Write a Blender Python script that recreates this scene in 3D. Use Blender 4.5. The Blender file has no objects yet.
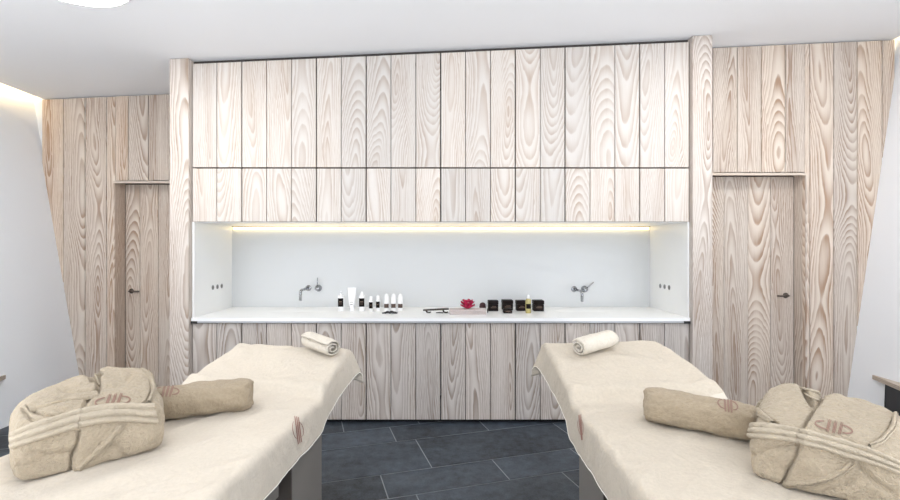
import bpy, bmesh, math, random
from mathutils import Vector, Matrix, noise
from mathutils.bvhtree import BVHTree

random.seed(7)
scn = bpy.context.scene
COL = scn.collection
F = 464.0            # focal length in pixels of the 900 px wide frame
CX, CY, EYE = 441.0, 248.0, 1.54
CAM = Vector((0, 0, EYE))

# ------------------------------------------------------------------ helpers
def link(o, parent=None):
    COL.objects.link(o)
    if parent is not None: o.parent = parent
    return o
def tag(o, label=None, cat=None, group=None, kind=None):
    if label: o['label'] = label
    if cat: o['category'] = cat
    if group: o['group'] = group
    if kind: o['kind'] = kind
    return o
def empty(name, loc=(0, 0, 0), rz=0.0):
    o = bpy.data.objects.new(name, None); o.empty_display_size = .05
    o.location = loc; o.rotation_euler = (0, 0, rz)
    return link(o)
def mesh_obj(name, bm, mats, parent=None, smooth=False, recalc=True):
    if recalc: bmesh.ops.recalc_face_normals(bm, faces=bm.faces)
    me = bpy.data.meshes.new(name); bm.to_mesh(me); bm.free()
    if not isinstance(mats, (list, tuple)): mats = [mats]
    for m in mats: me.materials.append(m)
    if smooth:
        for p in me.polygons: p.use_smooth = True
    return link(bpy.data.objects.new(name, me), parent)
def box(bm, x0, x1, y0, y1, z0, z1, mi=0, bevel=0.0):
    vs = [bm.verts.new((x, y, z)) for x in (x0, x1) for y in (y0, y1) for z in (z0, z1)]
    fs = []
    for q in ((0,1,3,2),(4,6,7,5),(0,4,5,1),(2,3,7,6),(0,2,6,4),(1,5,7,3)):
        f = bm.faces.new([vs[i] for i in q]); f.material_index = mi; fs.append(f)
    if bevel:
        es = list({e for f in fs for e in f.edges})
        bmesh.ops.bevel(bm, geom=es, offset=bevel, segments=2, affect='EDGES', profile=.6)
    return vs
def prism(bm, pts, z0, z1, mi=0):
    a = [bm.verts.new((x, y, z0)) for x, y in pts]; b = [bm.verts.new((x, y, z1)) for x, y in pts]
    n = len(pts)
    bm.faces.new(a[::-1]).material_index = mi; bm.faces.new(b).material_index = mi
    for i in range(n): bm.faces.new((a[i], a[(i+1) % n], b[(i+1) % n], b[i])).material_index = mi
def lathe(bm, prof, seg=24, cx=0, cy=0, cz=0, sx=1.0, sy=1.0, mi=0):
    rings = []
    for r, z in prof:
        rings.append([bm.verts.new((cx+sx*r*math.cos(2*math.pi*i/seg), cy+sy*r*math.sin(2*math.pi*i/seg), cz+z)) for i in range(seg)])
    for a, b in zip(rings, rings[1:]):
        for i in range(seg): bm.faces.new((a[i], a[(i+1) % seg], b[(i+1) % seg], b[i])).material_index = mi
    bm.faces.new(rings[0][::-1]).material_index = mi; bm.faces.new(rings[-1]).material_index = mi
def tube(bm, pts, rad, seg=12, mi=0):
    pts = [Vector(p) for p in pts]
    if not isinstance(rad, (list, tuple)): rad = [rad]*len(pts)
    rings = []; up = None
    for i, p in enumerate(pts):
        t = (pts[min(i+1, len(pts)-1)] - pts[max(i-1, 0)]).normalized()
        if up is None: up = Vector((0, 0, 1)) if abs(t.z) < .9 else Vector((1, 0, 0))
        a = t.cross(up).normalized(); b = a.cross(t).normalized(); up = b
        rings.append([bm.verts.new(p + rad[i]*(math.cos(2*math.pi*k/seg)*a + math.sin(2*math.pi*k/seg)*b)) for k in range(seg)])
    for a, b in zip(rings, rings[1:]):
        for k in range(seg): bm.faces.new((a[k], a[(k+1) % seg], b[(k+1) % seg], b[k])).material_index = mi
    bm.faces.new(rings[0][::-1]).material_index = mi; bm.faces.new(rings[-1]).material_index = mi
def lerp(a, b, t): return a + (b-a)*t
def sstep(e0, e1, x):
    t = min(1, max(0, (x-e0)/(e1-e0))); return t*t*(3-2*t)
def interp(tab, x):
    if x <= tab[0][0]: return tab[0][1]
    for (a, b), (c, d) in zip(tab, tab[1:]):
        if x <= c: return lerp(b, d, (x-a)/(c-a))
    return tab[-1][1]
def ceil_z(x): return 3.286 + 0.0442*x

# ------------------------------------------------------------------ materials
def new_mat(name):
    m = bpy.data.materials.new(name); m.use_nodes = True
    nt = m.node_tree
    return m, nt, nt.nodes, nt.links, nt.nodes['Principled BSDF']
def plain(name, col, rough=.5, metal=0.0, bump=0.0, bscale=60, coat=0, vary=0.0, emis=None, trans=0, spec=None):
    m, nt, N, L, P = new_mat(name)
    P.inputs['Base Color'].default_value = (*col, 1); P.inputs['Roughness'].default_value = rough
    P.inputs['Metallic'].default_value = metal
    if spec is not None: P.inputs['Specular IOR Level'].default_value = spec
    if coat: P.inputs['Coat Weight'].default_value = coat
    if trans: P.inputs['Transmission Weight'].default_value = trans
    tc = N.new('ShaderNodeTexCoord')
    nz = N.new('ShaderNodeTexNoise'); nz.inputs['Scale'].default_value = bscale; nz.inputs['Detail'].default_value = 3
    L.new(tc.outputs['Object'], nz.inputs['Vector'])
    if bump:
        b = N.new('ShaderNodeBump'); b.inputs['Strength'].default_value = bump; b.inputs['Distance'].default_value = .01
        L.new(nz.outputs['Fac'], b.inputs['Height']); L.new(b.outputs['Normal'], P.inputs['Normal'])
    if vary:
        mx = N.new('ShaderNodeMix'); mx.data_type = 'RGBA'
        mx.inputs['A'].default_value = (*[c*(1-vary) for c in col], 1); mx.inputs['B'].default_value = (*[min(1, c*(1+vary)) for c in col], 1)
        L.new(nz.outputs['Fac'], mx.inputs['Factor']); L.new(mx.outputs['Result'], P.inputs['Base Color'])
    if emis:
        P.inputs['Emission Color'].default_value = (*emis[0], 1); P.inputs['Emission Strength'].default_value = emis[1]
    return m
def math_node(N, L, op, a, b=None, c=None):
    n = N.new('ShaderNodeMath'); n.operation = op
    for i, v in enumerate((a, b, c)):
        if v is None: continue
        if isinstance(v, (int, float)): n.inputs[i].default_value = v
        else: L.new(v, n.inputs[i])
    return n.outputs[0]
def wood(name, light, dark, strength=.85, amp=.85, freq=72):
    m, nt, N, L, P = new_mat(name)
    M = lambda op, a, b=None, c=None: math_node(N, L, op, a, b, c)
    uv = N.new('ShaderNodeUVMap'); uv.uv_map = 'UVMap'
    sp = N.new('ShaderNodeSeparateXYZ'); L.new(uv.outputs['UV'], sp.inputs[0])
    at = N.new('ShaderNodeAttribute'); at.attribute_name = 'seed'; seed = at.outputs['Fac']
    u, v = sp.outputs[0], sp.outputs[1]
    def nz(x, y, z, detail=1.0, rough=.5):
        c = N.new('ShaderNodeCombineXYZ')
        for i, q in enumerate((x, y, z)):
            if isinstance(q, (int, float)): c.inputs[i].default_value = q
            else: L.new(q, c.inputs[i])
        n = N.new('ShaderNodeTexNoise'); n.inputs['Scale'].default_value = 1; n.inputs['Detail'].default_value = detail
        n.inputs['Roughness'].default_value = rough
        L.new(c.outputs[0], n.inputs['Vector']); return n.outputs['Fac']
    d = M('MULTIPLY', M('SUBTRACT', nz(M('MULTIPLY', seed, 3.1), M('MULTIPLY', v, .36), M('MULTIPLY', seed, 17.3), 1.5), .42), amp)
    off = M('MULTIPLY', M('SUBTRACT', nz(M('MULTIPLY', seed, 7.7), M('MULTIPLY', v, .3), M('MULTIPLY', seed, 5.1)), .5), .55)
    wob = M('MULTIPLY', M('SUBTRACT', nz(M('MULTIPLY', u, 13), M('MULTIPLY', v, 1.5), M('MULTIPLY', seed, 9.2), 4.0, .6), .5), .06)
    uu = M('ADD', M('SUBTRACT', u, off), wob)
    r = M('SQRT', M('ADD', M('ADD', M('MULTIPLY', uu, uu), M('MULTIPLY', d, d)), .0002))
    ph = M('FRACT', M('ADD', M('MULTIPLY', r, freq), M('MULTIPLY', seed, 3.0)))
    ring = M('MULTIPLY', M('POWER', ph, 1.7), M('SUBTRACT', 1.0, M('POWER', ph, 14.0)))
    pat = M('MULTIPLY', ring, M('MULTIPLY', 1.9, M('POWER', nz(M('MULTIPLY', u, 12), M('MULTIPLY', v, .9), M('MULTIPLY', seed, 4.4), 2.0), 1.3)))
    eye = M('MULTIPLY', M('SUBTRACT', 1.0, M('SMOOTH_MIN', M('MULTIPLY', r, 16.0), 1.0, .2)), .45)
    fib = M('MULTIPLY', M('SUBTRACT', nz(M('MULTIPLY', u, 260), M('MULTIPLY', v, 7), seed, 2.0), .5), .35)
    fac = M('ADD', M('ADD', M('MULTIPLY', pat, strength*1.45), M('MULTIPLY', eye, strength)), fib)
    cl = N.new('ShaderNodeClamp'); L.new(fac, cl.inputs[0])
    mx = N.new('ShaderNodeMix'); mx.data_type = 'RGBA'
    mx.inputs['A'].default_value = (*light, 1); mx.inputs['B'].default_value = (*dark, 1)
    L.new(cl.outputs[0], mx.inputs['Factor'])
    # board to board tone
    wn = N.new('ShaderNodeTexWhiteNoise'); wn.noise_dimensions = '1D'; L.new(seed, wn.inputs['W'])
    br = M('ADD', .90, M('MULTIPLY', wn.outputs['Value'], .14))
    hs = N.new('ShaderNodeHueSaturation'); L.new(mx.outputs['Result'], hs.inputs['Color']); L.new(br, hs.inputs['Value'])
    L.new(M('ADD', .85, M('MULTIPLY', wn.outputs['Value'], .3)), hs.inputs['Saturation'])
    L.new(hs.outputs['Color'], P.inputs['Base Color'])
    P.inputs['Roughness'].default_value = .62; P.inputs['Specular IOR Level'].default_value = .25
    b = N.new('ShaderNodeBump'); b.inputs['Strength'].default_value = .25; b.inputs['Distance'].default_value = .002
    L.new(fac, b.inputs['Height']); L.new(b.outputs['Normal'], P.inputs['Normal'])
    return m
def cloth(name, col, bump=.35, scale=420, vary=.06, big=.25):
    m, nt, N, L, P = new_mat(name)
    tc = N.new('ShaderNodeTexCoord')
    n1 = N.new('ShaderNodeTexNoise'); n1.inputs['Scale'].default_value = scale; n1.inputs['Detail'].default_value = 2
    n2 = N.new('ShaderNodeTexNoise'); n2.inputs['Scale'].default_value = 7; n2.inputs['Detail'].default_value = 5; n2.inputs['Distortion'].default_value = 1.2
    L.new(tc.outputs['Object'], n1.inputs['Vector']); L.new(tc.outputs['Object'], n2.inputs['Vector'])
    n3 = N.new('ShaderNodeTexNoise'); n3.inputs['Scale'].default_value = 75; n3.inputs['Detail'].default_value = 4
    L.new(tc.outputs['Object'], n3.inputs['Vector'])
    fac = math_node(N, L, 'ADD', math_node(N, L, 'MULTIPLY', n3.outputs['Fac'], 1.1), math_node(N, L, 'MULTIPLY', n2.outputs['Fac'], .6))
    fac = math_node(N, L, 'SUBTRACT', fac, .35)
    mx = N.new('ShaderNodeMix'); mx.data_type = 'RGBA'
    mx.inputs['A'].default_value = (*[c*(1-vary*2.2) for c in col], 1); mx.inputs['B'].default_value = (*[min(1, c*(1+vary*2.2)) for c in col], 1)
    L.new(fac, mx.inputs['Factor']); L.new(mx.outputs['Result'], P.inputs['Base Color'])
    P.inputs['Roughness'].default_value = .95; P.inputs['Specular IOR Level'].default_value = .1
    P.inputs['Sheen Weight'].default_value = .15; P.inputs['Sheen Roughness'].default_value = .5
    b = N.new('ShaderNodeBump'); b.inputs['Strength'].default_value = bump; b.inputs['Distance'].default_value = .006
    L.new(math_node(N, L, 'ADD', n1.outputs['Fac'], math_node(N, L, 'MULTIPLY', n3.outputs['Fac'], 1.5)), b.inputs['Height'])
    b2 = N.new('ShaderNodeBump'); b2.inputs['Strength'].default_value = big; b2.inputs['Distance'].default_value = .02
    L.new(n2.outputs['Fac'], b2.inputs['Height']); L.new(b.outputs['Normal'], b2.inputs['Normal'])
    L.new(b2.outputs['Normal'], P.inputs['Normal'])
    return m
def slate():
    m, nt, N, L, P = new_mat('slate_tile')
    M = lambda op, a, b=None, c=None: math_node(N, L, op, a, b, c)
    tc = N.new('ShaderNodeTexCoord'); at = N.new('ShaderNodeAttribute'); at.attribute_name = 'seed'
    n1 = N.new('ShaderNodeTexNoise'); n1.inputs['Scale'].default_value = 14; n1.inputs['Detail'].default_value = 8; n1.inputs['Roughness'].default_value = .7
    n2 = N.new('ShaderNodeTexNoise'); n2.inputs['Scale'].default_value = 2.2; n2.inputs['Detail'].default_value = 2
    n3 = N.new('ShaderNodeTexNoise'); n3.inputs['Scale'].default_value = 120; n3.inputs['Detail'].default_value = 3
    for n in (n1, n2, n3): L.new(tc.outputs['Object'], n.inputs['Vector'])
    wn = N.new('ShaderNodeTexWhiteNoise'); wn.noise_dimensions = '1D'; L.new(at.outputs['Fac'], wn.inputs['W'])
    f = M('ADD', M('MULTIPLY', n1.outputs['Fac'], 1.1), M('MULTIPLY', n2.outputs['Fac'], .4))
    f = M('ADD', f, M('MULTIPLY', M('SUBTRACT', wn.outputs['Value'], .5), .25))
    f = M('SUBTRACT', f, .3)
    f = M('ADD', f, M('MULTIPLY', M('SUBTRACT', n3.outputs['Fac'], .5), .6))
    cr = N.new('ShaderNodeValToRGB'); L.new(f, cr.inputs[0])
    e = cr.color_ramp.elements
    e[0].position = .2; e[0].color = (.010, .013, .016, 1); e[1].position = .75; e[1].color = (.085, .108, .138, 1)
    L.new(cr.outputs[0], P.inputs['Base Color'])
    P.inputs['Roughness'].default_value = .5
    b = N.new('ShaderNodeBump'); b.inputs['Strength'].default_value = .3; b.inputs['Distance'].default_value = .004
    L.new(f, b.inputs['Height']); L.new(b.outputs['Normal'], P.inputs['Normal'])
    return m

M_WOODC = wood('whitewashed_fir', (.72, .675, .63), (.47, .36, .285), .68)
M_WOODW = wood('limed_fir', (.76, .675, .59), (.42, .29, .21), .95)
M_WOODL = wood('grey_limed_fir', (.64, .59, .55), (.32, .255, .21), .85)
M_WOODP = wood('whitewashed_fir_post', (.76, .69, .63), (.42, .31, .235), .9)
M_TRIMW = wood('pale_edge_wood', (.74, .65, .56), (.5, .38, .29), .4)
M_WHITE = plain('white_plaster', (.90, .92, .95), .75, bump=.03, bscale=90)
M_CEIL = plain('ceiling_paint', (.88, .885, .90), .8, bump=.02, bscale=70)
M_SOLID = plain('white_solid_surface', (.93, .935, .93), .28, bump=.005)
M_DARKGAP = plain('dark_gap', (.06, .052, .048), .8, vary=.1)
M_BLACKMETAL = plain('black_plinth', (.012, .012, .014), .35, vary=.1)
M_STEEL = plain('brushed_steel', (.42, .43, .45), .3, 1.0, bump=.02, bscale=200)
M_RAIL = plain('satin_aluminium_rail', (.5, .51, .53), .4, .3, bump=.02, bscale=200)
M_NICHE = plain('shaded_white_splashback', (.72, .735, .74), .35, bump=.005)  # niche back is white; its dimmer light is put into this base colour
M_CHROME = plain('chrome', (.36, .37, .39), .12, 1.0, bump=.005)
M_BRONZE = plain('dark_bronze', (.12, .10, .085), .35, .9, bump=.02)
M_SLATE = slate()
M_GROUT = plain('light_grout', (.36, .38, .40), .9, vary=.1)
M_SHEET = cloth('cream_linen_sheet', (.63, .565, .475), .3, 300, .035, .65)
M_SHEET2 = cloth('beige_linen_sheet', (.575, .51, .42), .35, 300, .045, .75)
M_HEM = cloth('pale_hem', (.90, .87, .80), .1, 300, .02, .1)
M_TOWEL = cloth('cream_terry', (.74, .68, .585), .8, 260, .05, .3)
M_SPA = cloth('pinkish_white_terry', (.60, .53, .51), .5, 260, .05, .2)
M_PILLOW = cloth('beige_terry', (.40, .325, .23), .8, 260, .07, .35)
M_ROBE = cloth('beige_towelling', (.46, .385, .285), 1.0, 240, .08, .7)
M_BELT = cloth('beige_woven_belt', (.53, .455, .35), .7, 300, .06, .2)
M_EMB = plain('dusty_pink_thread', (.36, .20, .16), .8, bump=.2, bscale=400)
M_EMB2 = plain('faded_pink_thread', (.30, .19, .145), .8, bump=.2, bscale=400)
M_BEDGREY = plain('taupe_lacquer', (.20, .185, .17), .5, bump=.02)
M_BEDDARK = plain('dark_brown_lacquer', (.07, .058, .05), .5, bump=.02)
M_PAD = plain('cream_upholstery', (.6, .54, .46), .6, bump=.05)
M_CONSOLE = plain('dark_slate_panel', (.03, .036, .045), .5, bump=.05)
M_SHELFW = wood('oak_shelf_board', (.62, .54, .46), (.40, .31, .24), .5)
M_PLASTIC = plain('frosted_white_plastic', (.88, .88, .88), .35, bump=.01)
M_CAP = plain('white_cap', (.92, .92, .92), .3, bump=.01)
M_LABEL = plain('black_brown_label', (.012, .009, .008), .7, spec=.1, vary=.2)
M_LABELB = plain('brown_label', (.085, .05, .035), .5, vary=.2)
M_INK = plain('label_print', (.11, .07, .05), .6, vary=.1)
M_JAR = plain('dark_brown_jar', (.010, .006, .005), .55, vary=.2, spec=.15)
M_OIL = plain('golden_oil_glass', (.66, .58, .24), .15, trans=.35, vary=.05)
M_STONE = plain('black_basalt', (.015, .014, .015), .35, bump=.1)
M_TOOL = plain('dark_horn_wood', (.045, .035, .028), .6, vary=.4)
M_PETAL = plain('crimson_petal', (.50, .015, .08), .55, vary=.3, bscale=25)
M_PINK = plain('pink_stamen', (.85, .35, .42), .5, vary=.1)
M_DARKBERRY = plain('dark_wine_glaze', (.05, .01, .012), .3, vary=.3)
M_LAMP = plain('lamp_diffuser', (1, 1, 1), .5, emis=((1, .985, .96), 34.0))
M_LED = plain('warm_led_diffuser', (1, .9, .65), .5, emis=((1, .76, .36), 4.2))
M_LEDC = plain('amber_cove_led', (1, .8, .5), .5, emis=((1, .74, .38), 110.0))

# ------------------------------------------------------------------ boards
def boards(name, specs, mats, parent=None, y0=0, y1=0.02, gap=.0034, bev=.0015):
    """specs: (x0, x1, z0, z1_left, z1_right); one board per spec with its own grain."""
    bm = bmesh.new(); uvl = bm.loops.layers.uv.new('UVMap'); sl = bm.faces.layers.float.new('seed')
    for (x0, x1, z0, za, zb) in specs:
        sd = random.uniform(1, 90)
        a, b = x0+gap, x1-gap
        before = set(bm.faces)
        vs = box(bm, a, b, y0, y1, z0, z0+1)
        for v in vs:
            if v.co.z > z0+.5: v.co.z = za if v.co.x < (a+b)/2 else zb
        new = [f for f in bm.faces if f not in before]
        if bev:
            es = [e for e in {e for f in new for e in f.edges} if abs(e.verts[0].co.y-y0) < 1e-6 and abs(e.verts[1].co.y-y0) < 1e-6]
            bmesh.ops.bevel(bm, geom=es, offset=bev, segments=1, affect='EDGES')
            new = [f for f in bm.faces if f not in before]
        cx = (a+b)/2
        for f in new:
            f[sl] = sd; f.normal_update(); n = f.normal
            for lp in f.loops:
                c = lp.vert.co
                if abs(n.x) > .8: lp[uvl].uv = (c.y-y0+.1, c.z)
                elif abs(n.z) > .8: lp[uvl].uv = (c.y-y0, c.x)
                else: lp[uvl].uv = (c.x-cx, c.z)
    return mesh_obj(name, bm, mats, parent)
def wood_box(name, bx, mat, parent=None, axis='z', seed=None, bev=.0015):
    bm = bmesh.new(); uvl = bm.loops.layers.uv.new('UVMap'); sl = bm.faces.layers.float.new('seed')
    vs = box(bm, *bx, bevel=bev); sd = seed or random.uniform(1, 90)
    for f in bm.faces:
        f[sl] = sd; f.normal_update(); n = f.normal
        for lp in f.loops:
            c = lp.vert.co
            if axis == 'z': lp[uvl].uv = (c.y-bx[2], c.z) if abs(n.x) > .7 else (c.x-(bx[0]+bx[1])/2, c.z)
            elif axis == 'x': lp[uvl].uv = (c.z if abs(n.y) > .7 else c.y, c.x)
            else: lp[uvl].uv = (c.z if abs(n.x) > .7 else c.x, c.y)
    return mesh_obj(name, bm, mat, parent)

# ------------------------------------------------------------------ room shell
YC = 4.07; YL = 4.85; YR = 4.28; YP = 4.02
# floor: grout bed and tiles in diagonal rows
bm = bmesh.new(); sl = bm.faces.layers.float.new('seed')
box(bm, -4.1, 4.1, -3.0, 5.2, -.06, -.003, 1)
t = Vector((.959, .284)); n = Vector((-.284, .959))
rows = [(2.823, 3.134, [1.314-.815, 1.314, 1.96, 2.9]), (3.134, 3.638, [.863, 2.10]), (3.638, 3.95, [.708-.62, .708, 1.5]), (2.31, 2.823, [.674, 1.70])]
w = [.41, .31, .504, .31, .41, .62]; z = 3.95; i = 0
while z < 7.0:
    rows.append((z, z+w[i % 6], [random.uniform(0, 1)])); z += w[i % 6]; i += 1
z = 2.31
while z > -4.5:
    i += 1; rows.append((z-w[i % 6], z, [random.uniform(0, 1)])); z -= w[i % 6]
for a, b, js in rows:
    js = list(js)
    while js[0] > -6: js.insert(0, js[0]-random.choice([.65, .82, 1.02, 1.24]))
    while js[-1] < 6: js.append(js[-1]+random.choice([.65, .82, 1.02, 1.24]))
    for u0, u1 in zip(js, js[1:]):
        g = .0036
        co = [t*u + n*v for u, v in ((u0+g, a+g), (u1-g, a+g), (u1-g, b-g), (u0+g, b-g))]
        vs = [bm.verts.new((p.x, p.y, 0)) for p in co]
        f = bm.faces.new(vs); f[sl] = random.uniform(0, 99)
geom = bm.verts[:] + bm.edges[:] + bm.faces[:]
for pco, pno in (((-4.1, 0, 0), (-1, 0, 0)), ((4.1, 0, 0), (1, 0, 0)), ((0, -3, 0), (0, -1, 0)), ((0, 5.2, 0), (0, 1, 0))):
    bmesh.ops.bisect_plane(bm, geom=bm.verts[:]+bm.edges[:]+bm.faces[:], plane_co=pco, plane_no=pno, clear_outer=True)
tag(mesh_obj('floor', bm, [M_SLATE, M_GROUT], recalc=False), kind='structure')

# ceiling: tilted slab; ends short of the leaning walls so a light slot stays open
bm = bmesh.new()
XCL, XCR = -4.17, 4.188
def slab(bm, x0, x1, y0, y1, dz0, dz1):
    vs = box(bm, x0, x1, y0, y1, 0, 1)
    for v in vs: v.co.z = ceil_z(v.co.x) + (dz0 if v.co.z < .5 else dz1)
slab(bm, XCL, XCR, -3.0, 5.2, 0, .05)
tag(mesh_obj('ceiling', bm, M_CEIL), kind='structure')
bm = bmesh.new(); slab(bm, -4.6, 4.6, -3.0, 5.2, .24, .3)
tag(mesh_obj('ceiling_void_lid', bm, M_CEIL), kind='structure').name = 'ceiling.001'
# leaning side walls
for nm, x0, k, sgn in (('wall_left', -3.745, -.174, -1), ('wall_right', 3.722, .148, 1)):
    bm = bmesh.new()
    zt = ceil_z(4.2*sgn)+.26
    A = (x0, 0); B = (x0+k*zt, zt)
    pr = [A, B, (B[0]+.08*sgn, zt), (A[0]+.08*sgn, 0)]
    a = [bm.verts.new((x, -3.0, z)) for x, z in pr]; b = [bm.verts.new((x, 5.2, z)) for x, z in pr]
    bm.faces.new(a); bm.faces.new(b[::-1])
    for i in range(4): bm.faces.new((a[i], b[i], b[(i+1) % 4], a[(i+1) % 4]))
    tag(mesh_obj(nm, bm, M_WHITE), kind='structure')
bm = bmesh.new(); box(bm, -4.6, 4.6, -3.1, -3.0, -.05, 3.8)
tag(mesh_obj('wall_rear', bm, M_WHITE), kind='structure')
bm = bmesh.new(); box(bm, -4.9, 4.9, 5.2, 5.3, -.05, 3.8)
tag(mesh_obj('wall_outer', bm, M_WHITE), kind='structure')

# wooden back walls, cut along the leaning walls
def back_wall(name, Y, seams, op, ztop, side):
    specs = []
    for x0, x1 in zip(seams, seams[1:]):
        za, zb = ceil_z(x0)-.012, ceil_z(x1)-.012
        o0, o1 = op
        if x1 <= o0+1e-4 or x0 >= o1-1e-4: specs.append((x0, x1, 0.0, za, zb)); continue
        if x0 < o0: specs.append((x0, o0+.004, 0.0, za, ceil_z(o0)-.012))
        if x1 > o1: specs.append((o1-.004, x1, 0.0, ceil_z(o1)-.012, zb))
        a, b = max(x0, o0), min(x1, o1)
        specs.append((a, b, ztop, ceil_z(a)-.012, ceil_z(b)-.012))
    o = boards(name, specs, [M_WOODW], y0=Y, y1=Y+.03)
    return tag(o, kind='structure')
px2x = lambda px, Y: (px-CX)*Y/F
LS = [px2x(p, YL) for p in (41.8, 63.4, 85, 106.6, 128.2, 148.3, 169.5, 191, 203)]
OL = (-3.406, -2.42)
RS = [2.3] + [px2x(p, YR) for p in (712.8, 737.3, 761.3, 785.3, 809.8, 833.8, 857.3, 882.2, 895)]
OR = (2.42, 3.358)
back_wall('wall_back_left', YL, LS, OL, 2.235, -1)
back_wall('wall_back_right', YR, RS, OR, 2.228, 1)
# backing slabs (white strip past the boards and dark behind the seams)
for nm, x0, x1, Y, op, zt in (('wall_back_left_core', -4.5, -2.3, YL, OL, 2.245), ('wall_back_right_core', 2.3, 4.6, YR, OR, 2.238)):
    bm = bmesh.new()
    for a, b, z0 in ((x0, op[0]-.002, 0), (op[1]+.002, x1, 0), (op[0]-.002, op[1]+.002, zt)):
        vs = box(bm, a, b, Y+.031, Y+.10, z0, 3.6)
    for f in bm.faces: f.material_index = 0
    o = tag(mesh_obj(nm, bm, [M_WHITE]), kind='structure'); o.name = nm.replace('_core', '.001')
# door recesses
def door(num, Y, op, ztop, depth, seams, hx, hz, lever_dir, names, dark_soffit=False):
    D = Y+depth
    fr = tag(wood_box(names, (op[0]-.012, op[1]+.012, Y-.012, Y+.004, ztop-.018, ztop+.004), M_TRIMW, axis='x'), kind='structure')
    w1 = wood_box('door_jamb', (op[0]-.014, op[0]+.0, Y-.010, D+.01, 0, ztop), M_WOODW, fr)
    w2 = wood_box('door_jamb', (op[1]-.0, op[1]+.014, Y-.010, D+.01, 0, ztop), M_WOODW, fr)
    wood_box('door_head', (op[0], op[1], Y, D+.01, ztop-.002, ztop+.014), M_WOODW, fr, axis='x')
    dr = boards('door_%d' % num, [(a, b, .012, ztop-.012, ztop-.012) for a, b in zip(seams, seams[1:])], [M_WOODW], y0=D, y1=D+.04, gap=.002, bev=.001)
    tag(dr, kind='structure')
    bm = bmesh.new()
    lathe(bm, [(.0, 0), (.026, 0), (.027, .004), (.022, .010), (0.0, .011)], 24)
    for v in bm.verts: v.co = Vector((hx+v.co.x, D-v.co.z, hz+v.co.y))
    tube(bm, [(hx, D-.005, hz), (hx, D-.045, hz), (hx+lever_dir*.012, D-.055, hz), (hx+lever_dir*.115, D-.055, hz)], .0085, 12)
    mesh_obj('door_handle', bm, M_BRONZE, dr, smooth=True)
    # dark rear of the recess
    bm = bmesh.new(); box(bm, op[0]-.1, op[1]+.1, D+.06, D+.07, 0, ztop+.1)
    o = tag(mesh_obj('trim', bm, M_DARKGAP), kind='structure'); o.name = 'trim_%d' % (num+10)
DL = YL+.15; DR_ = YR+.13
door(1, YL, OL, 2.235, .15, [OL[0]+.006]+[px2x(p, DL) for p in (140, 158.4, 174)]+[OL[1]-.004], px2x(130.3, DL-.02), 1.077, 1, 'trim_1')
door(2, YR, OR, 2.228, .13, [OR[0]+.004]+[px2x(p, DR_) for p in (724, 748, 770.4)]+[OR[1]-.006], px2x(787, DR_-.02), 1.09, -1, 'trim_2')

# cabinet block: pillars, side returns, top filler
XL, XR = -2.185, 2.18
random.seed(23)
for i, (a, b) in enumerate(((-2.352, -2.187), (2.182, 2.352))):
    o = boards('trim', [(a, b, 0, ceil_z(a)-.004, ceil_z(b)-.004)], [M_WOODP], y0=YP, y1=YP+.72 if i == 0 else YP+.3, gap=0.0)
    tag(o, kind='structure'); o.name = 'trim_%d' % (i+3)
bm = bmesh.new()
for x0, x1 in ((-2.187, 2.182),):
    vs = box(bm, x0, x1, YC+.035, YC+.8, 0, 1)
    for v in vs: v.co.z = ceil_z(v.co.x)-(.10 if v.co.z < .5 else .002)
o = tag(mesh_obj('trim', bm, M_DARKGAP), kind='structure'); o.name = 'trim_5'
bm = bmesh.new(); box(bm, -2.352, 2.352, YC+.78, YC+.84, 0, 3.6)
tag(mesh_obj('wall_block_back', bm, M_WHITE), kind='structure')

# ------------------------------------------------------------------ cabinets
PX = [192.0 + 24.9*i for i in range(21)]
BX = [lerp(XL, XR, i/20) for i in range(21)]
UN = [2, 3, 2, 3, 3, 2, 3, 2]
ORD = ['first', 'second', 'third', 'fourth', 'fifth', 'sixth', 'seventh', 'eighth']
Z1 = (2.25, 0); ZM = 2.243; ZB = 1.772
def cabinet(kind, j, b0, nb):
    x0, x1 = BX[b0], BX[b0+nb]
    if kind == 'tall':
        z0 = ZM+.006; tz = lambda x: ceil_z(x)-.035; mat = M_WOODC; gcat = 'tall cabinets of the top row'
        nm = 'wall_cabinet'; lab = 'tall whitewashed %s-board wood cabinet, %s from the left in the top row'
        carc = (YC+.026, YC+.6)
    elif kind == 'short':
        z0 = ZB; tz = lambda x: ZM-.006; mat = M_WOODC; nm = 'wall_cabinet'
        lab = 'short whitewashed %s-board wood cabinet, %s from the left above the niche'
        carc = (YC+.026, YC+.6); gcat = 'short cabinets above the niche'
    else:
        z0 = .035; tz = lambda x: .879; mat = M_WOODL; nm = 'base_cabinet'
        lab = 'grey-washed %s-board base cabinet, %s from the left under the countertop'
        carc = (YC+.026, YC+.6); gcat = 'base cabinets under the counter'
    t = empty(nm, ((x0+x1)/2, YC, z0))
    tag(t, lab % ({2: 'two', 3: 'three'}[nb], ORD[j]), 'cabinet', gcat)
    inv = Matrix.Translation((-(x0+x1)/2, -YC, -z0))
    g = .0024
    specs = []
    for k in range(nb):
        a, b = BX[b0+k], BX[b0+k+1]
        if k == 0: a += g
        if k == nb-1: b -= g
        specs.append((a, b, z0, tz(a), tz(b)))
    d = boards('cabinet_door', specs, [mat], t, y0=YC, y1=YC+.022, gap=.0030, bev=.0015); d.data.transform(inv)
    bm = bmesh.new()
    top = min(tz(x0), tz(x1)) - .004
    if kind == 'tall': top = min(ceil_z(x0), ceil_z(x1))-.11
    zlo = z0+.002
    box(bm, x0+.003, x1-.003, carc[0], carc[1], zlo, top)
    c = mesh_obj('carcass', bm, M_DARKGAP, t); c.data.transform(inv)
b0 = 0
for j, nb in enumerate(UN):
    for kind in ('tall', 'short', 'base'): cabinet(kind, j, b0, nb)
    b0 += nb
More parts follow.
